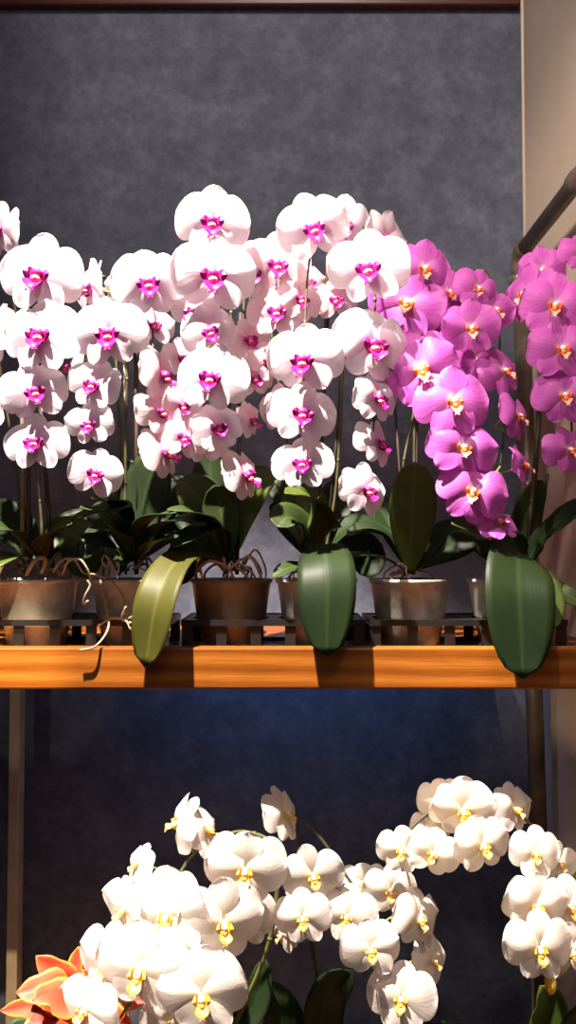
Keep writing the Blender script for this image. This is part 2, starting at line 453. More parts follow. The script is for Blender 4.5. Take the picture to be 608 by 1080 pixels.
def lip_mesh(kind, a, b_, c, seed):
    rng = random.Random(seed+50)
    mb = MB()
    # side lobes: two rounded cupped wings
    for s in (-1, 1):
        P = []
        for i in range(11):
            u = i/10; row = []
            h = .046*math.sqrt(max(.0, 1-(2*u-1)**2)) + .002
            for j in range(9):
                v = -1+2*j/8
                x = s*(.022 + .058*math.sin(u*PI*.62) - .030*v*v + .004*v)
                y = -.022 - .092*u + .022*v*v
                z = -.050 + .012*u + h*v*1.15
                row.append((x, y, z))
            P.append(row)
        mb.grid(P, 0, s < 0)
    # mid lobe: rounded tongue, folded forward and down
    P = []
    prof = [(0,.024),(.1,.034),(.22,.046),(.36,.056),(.5,.061),(.64,.058),(.78,.048),(.9,.030),(.97,.016),(1,.003)]
    for u, w in prof:
        row = []
        for j in range(9):
            v = -1+2*j/8
            x = w*v
            y = -.03 - .110*math.sin(u*PI*.56) - .030*(abs(v)**1.6)*(w/.06)
            z = -.080 - .085*u**1.25 + .018*v*v*w/.06
            row.append((x, y, z))
        P.append(row)
    mb.grid(P, 1)
    # two curled tendrils at the tip
    for s in (-1, 1):
        pts = [(0,-.136,-.162)] + [(s*(.006+.020*math.sin(t*2.4)), -.138-.020*math.sin(t*1.6), -.164-.020*math.sin(t*2.0)+.02*t*t*.6) for t in (.3,.6,.9,1.2)]
        mb.tube(cr(pts, 3), [.0036]*13, 5, 1)
    # callus
    mb.ell((.0,-.080,-.072), (.030,.034,.024), 2, 12, 8); mb.ell((.004,-.104,-.078), (.012,.014,.012), 0, 8, 6)
    return mb.mesh('lip_'+kind, [a, b_, c])
def column_mesh(kind, a):
    mb = MB()
    mb.tube(cr([(0,.0,0),(0,-.04,-.004),(0,-.078,-.022),(0,-.095,-.042)], 3), [.022,.022,.023,.025,.028,.030,.031,.031,.026,.012], 10, 0)
    return mb.mesh('column_'+kind, [a])
KIND = {}
for kind, pm, la, lb, lc, cm in (('white','white','magenta','magenta','coral','col_pink'), ('rosy','rosy','magenta','magenta','coral','col_pink'),
                               ('purple','purple','orange','peach','orange','col_white'), ('snow','snow','yellow','ivory','yellow','col_white')):
    KIND[kind] = dict(f=[flower_mesh(kind, M[pm], s) for s in range(8)], l=lip_mesh(kind, M[la], M[lb], M[lc], 1), c=column_mesh(kind, M[cm]))

LS = dict(white=(1.95,1.4,1.75), rosy=(2.0,1.4,1.8), purple=(1.3,1.2,1.4), snow=(1.2,1.15,1.2))
def add_flower(root, kind, x, y, w, Y, yaw=0, pitch=0, roll=0, var=None):
    K = KIND[kind]
    s = w*(.95 if kind == 'snow' and x > 290 else 1.10 if kind == 'snow' else 1.06)*Y/F
    rng = random.Random(int(x*31+y*17))
    if var is None: var = rng.randrange(8)
    rot = Euler((R(-pitch + rng.uniform(-5, 5)), R(roll + rng.uniform(-7, 7)), R(yaw)), 'XYZ')
    rot = (Matrix.Rotation(R(yaw+rng.uniform(-13, 13)), 3, 'Z') @ Matrix.Rotation(R(pitch + rng.uniform(-4, 4)), 3, 'X') @ Matrix.Rotation(R(roll + rng.uniform(-11, 11)), 3, 'Y'))
    lipw = at(x, y, Y)
    c = lipw - rot @ Vector((0, -.06, -.085))*s       # the given pixel is the lip
    fl = bpy.data.objects.new('flower', K['f'][var]); col.objects.link(fl)
    fl.parent = root; fl.location = c - root.location; fl.rotation_euler = rot.to_euler(); fl.scale = (s*rng.uniform(.95,1.05), s, s*rng.uniform(.94,1.05))
    for nm, me in (('lip', K['l']), ('column', K['c'])):
        p = bpy.data.objects.new(nm, me); col.objects.link(p); p.parent = fl; p.scale = LS[kind]; p.location = (0, 0, .012) if nm == 'lip' else (0, -.004, .0)
    return c, rot @ Vector((0, 1, 0)), s

def leaf(root, pts, w, mat, hint=(0,0,1), fold=.12, tip=.62, name='leaf', curl=0, n=22):
    """pts: px,py,Y control points; w: full width in pixels at the middle"""
    C_ = cr([at(*p) for p in pts], 8)
    # resample evenly
    L = [0]
    for a, c in zip(C_, C_[1:]): L.append(L[-1]+(c-a).length)
    tot = L[-1]; S = []
    for i in range(n):
        t = tot*i/(n-1); k = 0
        while k < len(L)-2 and L[k+1] < t: k += 1
        f = (t-L[k])/max(1e-9, L[k+1]-L[k]); S.append(C_[k].lerp(C_[k+1], min(1, f)))
    Ym = pts[len(pts)//2][2]; W = w*Ym/F/2
    h = Vector(hint).normalized()
    P = []; prev = None
    rng = random.Random(int(pts[0][0]*7+pts[-1][1]))
    ph = rng.uniform(0, 6)
    for i, p in enumerate(S):
        u = i/(n-1)
        t = (S[min(i+1, n-1)]-S[max(i-1, 0)]).normalized()
        sd = t.cross(h)
        if sd.length < .15 and prev is not None: sd = prev.copy()
        sd.normalize()
        if prev is not None and sd.dot(prev) < 0: sd = -sd
        prev = sd
        nn = sd.cross(t).normalized()
        if u < tip: ww = W*(.16+.84*math.sin(PI/2*u/tip)**1.05)
        else: ww = W*math.sqrt(max(0, 1-((u-tip)/(1-tip))**2.2))
        ww = max(ww, .0006)
        row = []
        for j in range(9):
            v = -1+2*j/8
            row.append(p + sd*ww*v + nn*(abs(v)*fold*ww*2 - fold*ww*.6 + curl*ww*v*v + .05*ww*math.sin(ph+u*9)*v))
        P.append(row)
    mb = MB(); mb.grid(P)
    o = mb.build(name, M[mat], root, True, root.location)
    solid(o, .0012)
    return o

def potroots(root, cx, Y, rimz, r, n, mat, seed, spread=1.0):
    rng = random.Random(seed)
    for k in range(n):
        a = rng.uniform(0, 2*PI); a2 = a+rng.uniform(-1.2, 1.2)
        r0 = rng.uniform(.1, .35)*r; r1 = rng.uniform(.5, .92)*r
        hgt = rng.uniform(.006, .026)*spread
        p = [(cx.x+r0*math.cos(a), Y+r0*math.sin(a)-.004, rimz-.006+.018),
             (cx.x+(r0+r1)/2*math.cos((a+a2)/2)+rng.uniform(-.006,.006), Y+(r0+r1)/2*math.sin((a+a2)/2)-.006, rimz+hgt),
             (cx.x+r1*math.cos(a2), Y+r1*math.sin(a2)-.003, rimz+hgt*.3),
             (cx.x+r1*.9*math.cos(a2+.3), Y+r1*.9*math.sin(a2+.3), rimz-.016)]
        mb = MB(); c = cr(p, 6); rr = rng.uniform(.0013, .0024)
        mb.tube(c, [rr*(1-.3*i/len(c)) for i in range(len(c))], 6)
        mb.build('root', M[mat], root, True, root.location)

def pot(root, r, H, mat, bark='bark'):
    """clear tapered nursery pot; root empty is at its base centre"""
    mb = MB()
    rb = r*.70
    prof = [(rb*.93, 0), (rb, .003), (rb+(r-rb)*.40, H*.42), (rb+(r-rb)*.50, H*.45), (r*.955, H*.93), (r*.97, H*.94), (r, H*.945), (r*1.005, H), (r*.965, H), (r*.93, H*.93), (rb+(r-rb)*.45-.0015, H*.45), (rb-.0015, .006)]
    b0, n, k = mb.lathe(prof, n=48, wob=.006)
    mb.cap([b0+i for i in range(n)][::-1]); mb.cap([b0+(k-1)*n+i for i in range(n)])
    mb.build('pot', M[mat], root)
    # chips of bark filling it
    mb = MB(); b0, n, k = mb.lathe([(rb*.88, .008), (rb*.9+(r-rb)*.42, H*.45), (r*.885, H*.84)], n=32)
    mb.cap([b0+i for i in range(n)][::-1])
    b1 = (k-1)*n+b0
    c = len(mb.v); mb.v.append((0, 0, H*.90))
    for i in range(n): mb.cap([b1+i, b1+(i+1) % n, c])
    rng = random.Random(int(root.location.x*1000))
    for q in range(60):
        a = rng.uniform(0, 2*PI); rr = math.sqrt(rng.random())*r*.8
        e = Vector((rng.uniform(.003,.007), rng.uniform(.003,.006), rng.uniform(.002,.004)))
        mb.ell((rr*math.cos(a), rr*math.sin(a), H*.88), e, 0, 6, 4)
    o = mb.build('potting_bark', M[bark], root, False); o['kind'] = 'stuff'

def spike(root, path, flowers, r=.0022, mat='stem', buds=(), name='flower_spike'):
    pts = cr([at(*p) for p in path], 10)
    mb = MB(); n = len(pts)
    mb.tube(pts, [r*(1-.45*i/n) for i in range(n)], 8)
    for k in range(2, n-2, 9):   # nodes
        mb.tube([pts[k]-(pts[k]-pts[k-1]).normalized()*.003, pts[k], pts[k]+(pts[k+1]-pts[k]).normalized()*.003], [r*.8, r*1.25, r*.8], 8)
    for (c, back, s) in flowers:
        q = min(pts, key=lambda p: (p-(c+back*.03)).length)
        end = c + back*.012*1
        mb.tube(cr([q, q.lerp(end+back*.025, .6), end+back*.012, end - back*.004], 5), .0013, 6, 1)
    mb.build(name, [M[mat], M['pedicel']], root, True, root.location)

def stake(root, a, b_, r=.0024, mat='stake'):
    mb = MB(); pa, pb = at(*a), at(*b_)
    mb.tube([pa, pa.lerp(pb, .5)+Vector((.001,0,0)), pb], r, 8)
    mb.build('stake', M[mat], root, True, root.location)

# ------------------------------------------------------------------ upper plants
GY = 1.19
RIMZ = at(300, 612, GY-.053).z
H = RIMZ - ST
GRP = 'potted moth orchids on the upper shelf'
def upper(px, label, r=.054, mat='pot_clear', name='potted_orchid'):
    x = at(px, 660, GY).x
    root = thing(name, label, 'orchid', (x, GY, ST+.0004), GRP)
    pot(root, r, H, mat)
    return root
def fl(root, kind, L, Y0=1.08):
    out = []
    for t in L:
        x, y, w = t[:3]; dY = t[3] if len(t) > 3 else 0
        yaw = t[4] if len(t) > 4 else 0; pitch = t[5] if len(t) > 5 else 0; roll = t[6] if len(t) > 6 else 0
        out.append(add_flower(root, kind, x, y, w, Y0+dY, yaw, pitch - (9 if pitch > -20 else 0), roll))
    return out

# 1 - far left
p1 = upper(39, 'white orchid with magenta lips, leftmost, in a clear pot with a pale arched root')
f = fl(p1, 'white', [(39,293,88,0,3,4), (41,356,84,-.02,-5,0,4), (37,416,70,-.02,12,-4,-6), (36,469,66,-.02,10,-6,4), (-2,246,60,.07,-20,5), (-14,356,66,.04,-40,0), (-22,440,60,.04,-50,0)])
spike(p1, [(44,602,1.19),(43,540,1.2),(30,400,1.2),(12,300,1.18),(24,262,1.16),(36,268,1.12),(38,340,1.10),(37,400,1.10),(36,455,1.09)], f[:4])
spike(p1, [(24,602,1.2),(20,520,1.21),(-10,330,1.2),(-30,245,1.17),(-22,300,1.14),(-24,420,1.14)], f[4:])
stake(p1, (24,606,1.2), (22,330,1.205), .0032, 'bamboo'); stake(p1, (30,606,1.195), (29,360,1.2), .003); stake(p1, (56,606,1.2), (36,350,1.21), .003)
leaf(p1, [(46,590,1.19),(62,560,1.17),(100,540,1.14),(140,533,1.12)], 38, 'leaf', (0,-.5,1))
leaf(p1, [(40,588,1.19),(24,568,1.15),(2,556,1.12),(-30,560,1.1)], 36, 'leaf', (0,-.45,1))
leaf(p1, [(36,592,1.19),(14,586,1.14),(-4,592,1.11),(-30,610,1.1)], 30, 'leaf_olive', (0,-.7,1))
leaf(p1, [(46,586,1.2),(60,562,1.22),(84,570,1.2),(92,610,1.17)], 46, 'leaf', (.1,-1,.35), .05)
leaf(p1, [(46,590,1.18),(44,572,1.14),(54,560,1.12),(76,552,1.10)], 26, 'leaf_yellow', (0,-.6,1))
potroots(p1, p1.location, GY, RIMZ, .054, 9, 'root', 1, 1.3)
for pts, rr in (([(28,606,1.13),(36,592,1.12),(44,588,1.12),(48,592,1.12),(44,604,1.13)], .0026), ([(66,606,1.14),(72,592,1.12),(84,590,1.12),(92,600,1.12),(96,612,1.125)], .0015), ([(56,604,1.14),(64,592,1.12),(78,590,1.12),(88,604,1.125),(100,606,1.12),(112,610,1.11)], .0013), ([(92,612,1.12),(95,618,1.12),(90,628,1.12),(88,636,1.125),(93,634,1.12)], .0015)):
    c = cr([at(*q) for q in pts], 6); mb = MB(); mb.tube(c, rr, 7); mb.build('root', M['root_pale'], p1, True, p1.location)

# 2
p2 = upper(138, 'white and rosy orchid second from the left, pale thin roots trailing out of its pot', .052, 'pot_grey')
f = fl(p2, 'white', [(157,302,80,0,8,8), (114,355,78,-.02,5,6), (97,408,56,-.01,-8,-2,5), (94,450,50,-.01,-6,-4,-8), (100,502,58,-.02,10,-6,6)])
f2 = fl(p2, 'white', [(93,307,62,.05,-48,5), (84,352,50,.05,-55,0), (72,390,48,.05,-62,0), (163,345,46,.09,20,-8), (132,305,60,.06,-20,15)])
f3 = fl(p2, 'rosy', [(174,399,62,.02,52,0,-8), (171,437,58,.02,60,-4,-14), (177,480,60,.02,68,-6,-20), (193,380,44,.06,30,0), (193,430,46,.01,30,-5), (195,464,50,0,25,-5,8)])
spike(p2, [(132,602,1.19),(132,520,1.2),(134,400,1.2),(140,290,1.19),(150,272,1.16),(150,290,1.12),(125,340,1.11),(104,395,1.1),(98,440,1.1),(101,492,1.09)], f)
spike(p2, [(128,602,1.21),(127,470,1.22),(118,320,1.22),(108,292,1.2),(95,320,1.17),(80,370,1.17)], f2)
spike(p2, [(143,602,1.2),(143,500,1.21),(146,360,1.21),(160,340,1.18),(160,400,1.15),(152,450,1.15),(150,482,1.15)], f3)
stake(p2, (133,606,1.2), (131,360,1.205), .0016, 'bamboo'); stake(p2, (144,606,1.2), (143,340,1.21), .003)
leaf(p2, [(138,590,1.19),(124,556,1.16),(104,540,1.12),(84,536,1.10)], 32, 'leaf', (0,-.4,1))
leaf(p2, [(142,588,1.19),(132,545,1.16),(118,528,1.12),(96,527,1.09)], 26, 'leaf_dark', (0,-.5,1))
leaf(p2, [(146,590,1.19),(150,540,1.2),(160,500,1.2),(176,478,1.2)], 52, 'leaf_dark', (0,-1,.3), .08)
leaf(p2, [(144,590,1.19),(165,558,1.16),(190,548,1.12),(216,552,1.10)], 34, 'leaf', (0,-.35,1))
leaf(p2, [(144,592,1.19),(160,574,1.15),(184,566,1.12),(206,572,1.10)], 28, 'leaf_olive', (0,-.35,1))
leaf(p2, [(136,592,1.18),(120,575,1.15),(98,572,1.13),(88,590,1.12)], 30, 'leaf_dark', (0,-.7,1))
leaf(p2, [(142,590,1.18),(146,560,1.14),(160,545,1.10),(186,541,1.07)], 22, 'leaf', (0,-.25,1))
leaf(p2, [(140,592,1.18),(128,568,1.12),(112,558,1.09),(90,562,1.07)], 24, 'leaf_dark', (0,-.5,1))
potroots(p2, p2.location, GY, RIMZ, .05, 8, 'root_pale', 2, 1.2)
for pts in ([(120,606,1.14),(116,592,1.13),(110,586,1.12),(108,592,1.12),(112,598,1.12)], [(118,612,1.125),(130,630,1.12),(132,648,1.11),(133,640,1.10),(128,652,1.105)], [(104,660,1.115),(118,652,1.11),(132,654,1.105),(138,664,1.1)], [(106,612,1.13),(112,640,1.12),(115,655,1.11),(112,668,1.08),(100,682,1.062),(84,686,1.060)], [(130,655,1.11),(142,650,1.1),(150,652,1.1),(148,660,1.1),(136,656,1.1)]):
    c = cr([at(*q) for q in pts], 6); mb = MB(); mb.tube(c, .0014, 7); mb.build('root', M['root_pale'], p2, True, p2.location)

# 3
p3 = upper(244, 'tall white orchid in a brown pot, with a long yellow-green leaf drooping over the shelf', .054, 'pot_brown')
f = fl(p3, 'white', [(224,237,80,0,0,10,4), (225,294,88,-.02,0,8), (222,352,60,.0,-5,5,-12), (222,401,76,-.02,3,0,6), (231,454,58,-.01,5,-5,-6)])
f2 = fl(p3, 'white', [(204,331,56,.02,-28,5), (193,430,1,0)][:1] + [(264,290,70,.05,15,10), (215,470,50,.04,-10,-20)])
f3 = fl(p3, 'rosy', [(264,360,50,.08,25), (269,401,46,.08,20), (267,446,40,.05,55,0,-10), (262,504,58,.01,66,-5,-12)])
spike(p3, [(240,602,1.19),(240,520,1.2),(244,330,1.2),(243,240,1.18),(236,222,1.15),(227,230,1.12),(226,290,1.1),(223,350,1.11),(223,400,1.1),(228,445,1.1)], f+f2)
spike(p3, [(246,602,1.2),(252,500,1.21),(256,360,1.21),(260,285,1.21),(264,310,1.19),(258,400,1.19),(250,490,1.17)], f3)
stake(p3, (238,606,1.2), (236,330,1.205), .003); stake(p3, (250,606,1.2), (254,330,1.21), .0028)
lf = leaf(p3, [(240,592,1.19),(212,582,1.14),(186,592,1.09),(166,630,1.045),(153,704,1.04)], 44, 'leaf_yellow', (-.25,-1,.35), .10, .72)
leaf(p3, [(242,590,1.2),(222,545,1.2),(206,520,1.2),(188,506,1.2)], 48, 'leaf', (0,-1,.5), .08)
leaf(p3, [(244,590,1.2),(250,540,1.22),(268,512,1.22),(290,500,1.22)], 46, 'leaf_olive', (0,-1,.4), .08)
leaf(p3, [(240,590,1.2),(232,560,1.16),(212,560,1.12),(180,576,1.09)], 30, 'leaf_dark', (0,-.5,1))
leaf(p3, [(240,592,1.19),(236,560,1.19),(232,530,1.19),(226,512,1.18)], 40, 'leaf', (0,-1,.1))
leaf(p3, [(240,590,1.18),(226,556,1.14),(204,540,1.10),(176,538,1.08)], 24, 'leaf', (0,-.4,1))
potroots(p3, p3.location, GY, RIMZ, .054, 11, 'root', 3, 1.5)
for pts in ([(214,612,1.15),(212,596,1.14),(224,592,1.13),(240,598,1.13),(248,612,1.14)], [(236,608,1.15),(237,596,1.14),(236,588,1.14)], [(244,594,1.15),(252,600,1.14),(262,608,1.13)], [(250,592,1.16),(264,588,1.15),(272,600,1.15),(276,610,1.15)]):
    c = cr([at(*q) for q in pts], 6); mb = MB(); mb.tube(c, .0017, 7); mb.build('root', M['root'], p3, True, p3.location)

# 4
p4 = upper(334, 'white orchid beside the purple blooms, broad dark leaf hanging over its pot', .054, 'pot_clear')
f = fl(p4, 'white', [(332,244,78,.01,-10,10,-6), (320,383,78,-.02,-3,6), (319,439,72,-.02,-3,2), (319,491,64,-.02,-3,-4,4)])
f2 = fl(p4, 'white', [(389,287,90,-.02,4,6), (395,367,84,-.01,8,0,-4), (400,423,56,0,28,-4,6), (402,470,56,.02,52,-4,8), (388,520,60,-.01,22,-6,8), (410,256,64,.06,45,12), (362,240,66,.06,10,16)])
f3 = fl(p4, 'rosy', [(293,282,66,.05,15,6,4), (292,331,60,.05,-5,0), (318,318,52,.05,15,0), (288,383,56,.06,-22,0), (290,434,50,.06,-25,0), (326,300,44,.1,10,0), (355,318,50,.1,0,0), (300,300,56,.08,0,5)])
spike(p4, [(330,602,1.19),(334,520,1.2),(342,380,1.2),(346,250,1.19),(344,225,1.16),(333,235,1.13),(324,300,1.12),(321,380,1.1),(320,435,1.1),(320,482,1.09)], f)
spike(p4, [(340,602,1.19),(356,500,1.2),(364,330,1.2),(372,245,1.19),(384,240,1.15),(394,270,1.12),(396,350,1.11),(396,420,1.11),(392,470,1.1),(386,505,1.1)], f2)
spike(p4, [(322,602,1.21),(305,480,1.22),(280,300,1.23),(284,270,1.21),(292,280,1.18),(296,330,1.18),(284,400,1.18)], f3)
stake(p4, (332,606,1.2), (346,330,1.21), .0026); stake(p4, (342,606,1.2), (366,330,1.21), .0022)
leaf(p4, [(334,590,1.18),(340,575,1.12),(345,605,1.05),(345,692,1.035)], 62, 'leaf_dark', (0,-1,.15), .07, .62, curl=.0)
leaf(p4, [(332,590,1.19),(322,560,1.17),(306,545,1.14),(292,556,1.12)], 44, 'leaf', (0,-1,.8), .10)
leaf(p4, [(334,590,1.19),(342,555,1.16),(330,525,1.13),(300,520,1.11)], 46, 'leaf_olive', (0,-.5,1), .10)
leaf(p4, [(336,590,1.2),(360,560,1.2),(380,552,1.2),(420,566,1.2)], 34, 'leaf_dark', (0,-.5,1), .1)
leaf(p4, [(332,590,1.2),(328,560,1.22),(320,530,1.23),(310,505,1.23)], 50, 'leaf_olive', (0,-1,.2), .08)
leaf(p4, [(332,594,1.17),(316,596,1.14),(302,600,1.12),(288,610,1.11)], 22, 'leaf', (0,-.5,1), .1)
leaf(p4, [(334,588,1.18),(336,560,1.15),(340,545,1.14),(338,522,1.13)], 18, 'leaf_yellow', (.2,-1,.2), .08)
potroots(p4, p4.location, GY, RIMZ, .054, 10, 'root', 4, 1.0)

for rt, L in ((p1, [((40,592,1.2),(20,560,1.24),(-4,545,1.26),(-30,550,1.26)), ((46,590,1.2),(70,560,1.25),(104,560,1.27),(120,590,1.27))]),
              (p2, [((138,592,1.2),(128,545,1.25),(136,505,1.26),(150,490,1.26)), ((142,592,1.2),(172,560,1.26),(196,570,1.28),(204,605,1.27)), ((134,592,1.2),(110,570,1.26),(96,580,1.27),(88,606,1.26)), ((140,592,1.2),(160,540,1.27),(186,520,1.29),(214,530,1.29)), ((138,590,1.2),(130,560,1.24),(112,545,1.25),(98,560,1.25))]),
              (p3, [((240,592,1.21),(214,556,1.27),(198,530,1.28),(204,505,1.28)), ((238,592,1.2),(214,580,1.26),(194,592,1.27),(186,618,1.26)), ((242,592,1.2),(232,545,1.28),(222,500,1.29),(224,474,1.29)), ((240,592,1.2),(228,550,1.24),(214,520,1.24),(196,512,1.23))]),
              (p4, [((332,592,1.21),(310,545,1.27),(296,520,1.28),(282,522,1.28)), ((338,592,1.2),(366,575,1.26),(386,585,1.27),(392,610,1.26)), ((336,592,1.2),(350,540,1.27),(368,520,1.28),(396,520,1.28)), ((334,592,1.2),(345,550,1.24),(356,530,1.25),(362,505,1.25))])):
    for L_ in L: leaf(rt, L_, 44, 'leaf_dark', (0,-1,.4), .08)
# 5
p5 = upper(433, 'purple orchid with one tall upright paddle-shaped leaf, in a grey pot', .054, 'pot_grey')
f = fl(p5, 'purple', [(446,394,84,0,-12,4,-12), (480,428,80,-.02,3,0), (489,476,72,-.02,-3,-2,3), (498,522,72,-.02,3,-4,10), (529,552,52,.0,30,-55,-20)])
f2 = fl(p5, 'purple', [(448,287,66,.05,3,5), (428,324,78,.04,-8,0,8), (476,312,62,.06,10,0), (504,307,54,.04,10,4,16), (498,350,62,.0,4,6), (524,330,56,.05,25,0), (424,290,54,.09,30,0), (468,384,66,.02,10,4,12), (505,384,56,.05,10,0), (452,350,60,.08,0,0)])
f3 = fl(p5, 'purple', [(535,394,56,.02,38,0,-14), (549,442,54,.02,44,-6,-8), (556,494,50,.02,58,-10,8)])
spike(p5, [(438,602,1.19),(437,520,1.2),(440,400,1.2),(455,320,1.2),(470,290,1.17),(478,340,1.14),(476,390,1.12),(482,430,1.1),(490,470,1.1),(500,510,1.1),(524,540,1.1)], f+f2)
spike(p5, [(430,602,1.2),(424,500,1.21),(470,320,1.23),(512,285,1.2),(526,340,1.17),(528,400,1.16),(532,450,1.15),(528,492,1.14)], f3)
stake(p5, (436,606,1.2), (440,395,1.205), .0032); stake(p5, (428,606,1.2), (415,400,1.21), .0018)
leaf(p5, [(433,604,1.18),(434,570,1.17),(436,530,1.165),(438,487,1.15)], 50, 'leaf_olive', (0,-1,0), .04, .58)
leaf(p5, [(430,598,1.19),(410,566,1.18),(386,556,1.17),(366,566,1.16)], 24, 'leaf_dark', (0,-.4,1))
leaf(p5, [(428,602,1.18),(408,590,1.16),(382,585,1.13),(358,590,1.12)], 20, 'leaf_dark', (0,-.3,1))
leaf(p5, [(440,600,1.2),(462,566,1.2),(486,556,1.19),(516,570,1.18)], 36, 'leaf_dark', (0,-.6,1))
leaf(p5, [(438,600,1.22),(470,580,1.25),(500,565,1.26),(524,590,1.26)], 40, 'leaf_dark', (0,-.8,.6))
leaf(p5, [(430,600,1.2),(404,540,1.24),(384,520,1.25),(366,530,1.25)], 30, 'leaf_dark', (0,-.6,1))
potroots(p5, p5.location, GY, RIMZ, .05, 6, 'root', 5, .8)

# 6
p6 = upper(537, 'rightmost purple orchid, with a huge green leaf drooping over the shelf edge', .054, 'pot_grey')
f = fl(p6, 'purple', [(585,326,72,0,3,2,4), (594,372,70,-.01,3,0), (597,421,66,-.01,4,-2), (603,478,56,0,20,0)])
f2 = fl(p6, 'purple', [(553,314,66,.06,-58,4,6), (572,288,50,.08,-20,10), (614,268,44,.05,20,0), (622,330,60,.05,30,0)])
spike(p6, [(552,604,1.19),(560,540,1.2),(572,400,1.21),(578,300,1.21),(588,282,1.17),(594,320,1.13),(598,370,1.12),(602,420,1.12),(604,465,1.12)], f, .0026)
spike(p6, [(556,604,1.2),(566,500,1.22),(574,350,1.24),(580,270,1.23),(572,276,1.2),(556,300,1.19)], f2)
stake(p6, (556,606,1.2), (573,380,1.215), .0034)
stake(p6, (560,606,1.23), (578,500,1.24), .0026)
lf = leaf(p6, [(545,596,1.18),(547,580,1.12),(548,615,1.045),(552,716,1.03)], 74, 'leaf_dark', (0,-1,.12), .06, .60)
leaf(p6, [(552,600,1.18),(570,570,1.16),(590,550,1.13),(622,528,1.10)], 34, 'leaf_dark', (-.3,-.8,.8))
leaf(p6, [(546,598,1.19),(532,572,1.17),(506,560,1.14),(476,552,1.12)], 26, 'leaf', (0,-.7,1))
leaf(p6, [(556,606,1.18),(578,616,1.15),(596,626,1.13),(626,640,1.12)], 24, 'leaf', (0,-.9,.8))
leaf(p6, [(552,600,1.19),(568,606,1.14),(582,630,1.12),(584,664,1.11)], 26, 'leaf_olive', (0,-1,.3))
leaf(p6, [(550,598,1.2),(552,560,1.22),(560,530,1.22),(572,506,1.22)], 30, 'leaf', (0,-1,.2))
potroots(p6, p6.location, GY, RIMZ, .05, 5, 'root', 6, .8)

# ------------------------------------------------------------------ carrier trays
def tray(c1, c2, label):
    """black carrier: open deck with two round holes, a skirt and legs down to the shelf"""
    z1 = at(300, 655, 1.128).z
    h0 = z1 - ST
    xm = (c1+c2)/2
    root = thing('carrier_tray', label, 'tray', (xm, GY, ST+.0004), 'black carrier trays holding the pots')
    O = Vector((xm, GY, ST+.0004))
    Rh = .0505
    hy = .062; mb = MB()
    half = (c2-c1)/2
    for c in (c1, c2):
        xa = xm if c == c2 else xm-half-.0575; xb = xm if c == c1 else xm+half+.0575
        n = 48; ring = []; outer = []
        for i in range(n):
            a = 2*PI*i/n; dx, dy = math.cos(a), math.sin(a)
            lim = min(((xb-c)/dx if dx > 1e-6 else (xa-c)/dx if dx < -1e-6 else 9), (hy/abs(dy) if abs(dy) > 1e-6 else 9))
            ring.append((c+Rh*dx, GY+Rh*dy)); outer.append((c+lim*dx, GY+lim*dy))
        for zz, fl_ in ((z1, 0), (z1-.004, 1)):
            b0 = len(mb.v)
            for p in ring: mb.v.append((p[0], p[1], zz))
            for p in outer: mb.v.append((p[0], p[1], zz))
            for i in range(n):
                q = [b0+i, b0+n+i, b0+n+(i+1) % n, b0+(i+1) % n]
                mb.cap(q if not fl_ else q[::-1])
        b0 = len(mb.v)
        for zz in (z1, z1-.004):
            for p in ring: mb.v.append((p[0], p[1], zz))
        for i in range(n): mb.cap([b0+i, b0+(i+1) % n, b0+n+(i+1) % n, b0+n+i])
    x0, x1 = xm-half-.0575, xm+half+.0575
    for (a, b_) in (((x0,GY-hy-.0015,z1-.006),(x1,GY-hy,z1+.0015)), ((x0,GY+hy,z1-.006),(x1,GY+hy+.0015,z1+.0015)), ((x0-.0015,GY-hy,z1-.006),(x0,GY+hy,z1+.0015)), ((x1,GY-hy,z1-.006),(x1+.0015,GY+hy,z1+.0015))):
        mb.box(a, b_)
    mb.build('deck', M['black'], root, False, O)
    for yy in (GY-hy+.004, GY+hy-.004):
        for k in range(6):
            xx = x0+.006 + (x1-x0-.012)*k/5
            mb = MB(); mb.box((xx-.0065, yy-.002, ST+.0004), (xx+.0065, yy+.002, z1-.0042)); mb.build('leg', M['black'], root, False, O)
    mb = MB()
    mb.box((x0, GY-hy+.007, ST+.0004), (x1, GY-hy+.010, ST+.006)); mb.box((x0, GY+hy-.010, ST+.0004), (x1, GY+hy-.007, ST+.006))
    mb.build('bottom_rail', M['black'], root, False, O)
tray(p1.location.x, p2.location.x, 'black plastic carrier tray holding the two leftmost pots')
tray(p3.location.x, p4.location.x, 'black plastic carrier tray holding the two middle pots')
tray(p5.location.x, p6.location.x, 'black plastic carrier tray holding the two rightmost pots')

# ------------------------------------------------------------------ lower plants
LG = 'white arching orchids below the shelf'
def lower(px, Y, label):
    x = at(px, 1000, Y).x
    root = thing('potted_orchid', label, 'orchid', (x, Y, LZ+.0004), LG)
    pot(root, .06, .12, 'pot_grey')
    return root
def up(px, py, Y): return (px, py, Y)
l1 = lower(215, 1.17, 'white orchid with yellow lips, the brightly lit cluster beside the orange poinsettia')
l2 = lower(352, 1.24, 'white orchid whose spray of yellow-lipped blooms hangs in the bottom middle')
l3 = lower(560, 1.22, 'white orchid arching in a dark half circle at the lower right')
f = fl(l1, 'snow', [(176,974,90,-.02,-5,8), (236,984,90,-.02,5,6,4), (145,1034,98,-.05,-5,6), (213,1060,92,-.05,5,2), (87,1072,70,-.03,-18,-4,8), (258,926,80,.02,3,4), (128,965,62,.0,-35,0,10), (142,915,44,.03,-65,-10), (184,872,62,.05,-60,-20,22), (222,880,60,.05,72,-22,14), (190,1020,70,.02,0,0), (112,1020,70,.0,-20,0), (182,1085,66,-.02,0,0), (262,975,60,.04,10,0)], 1.02)
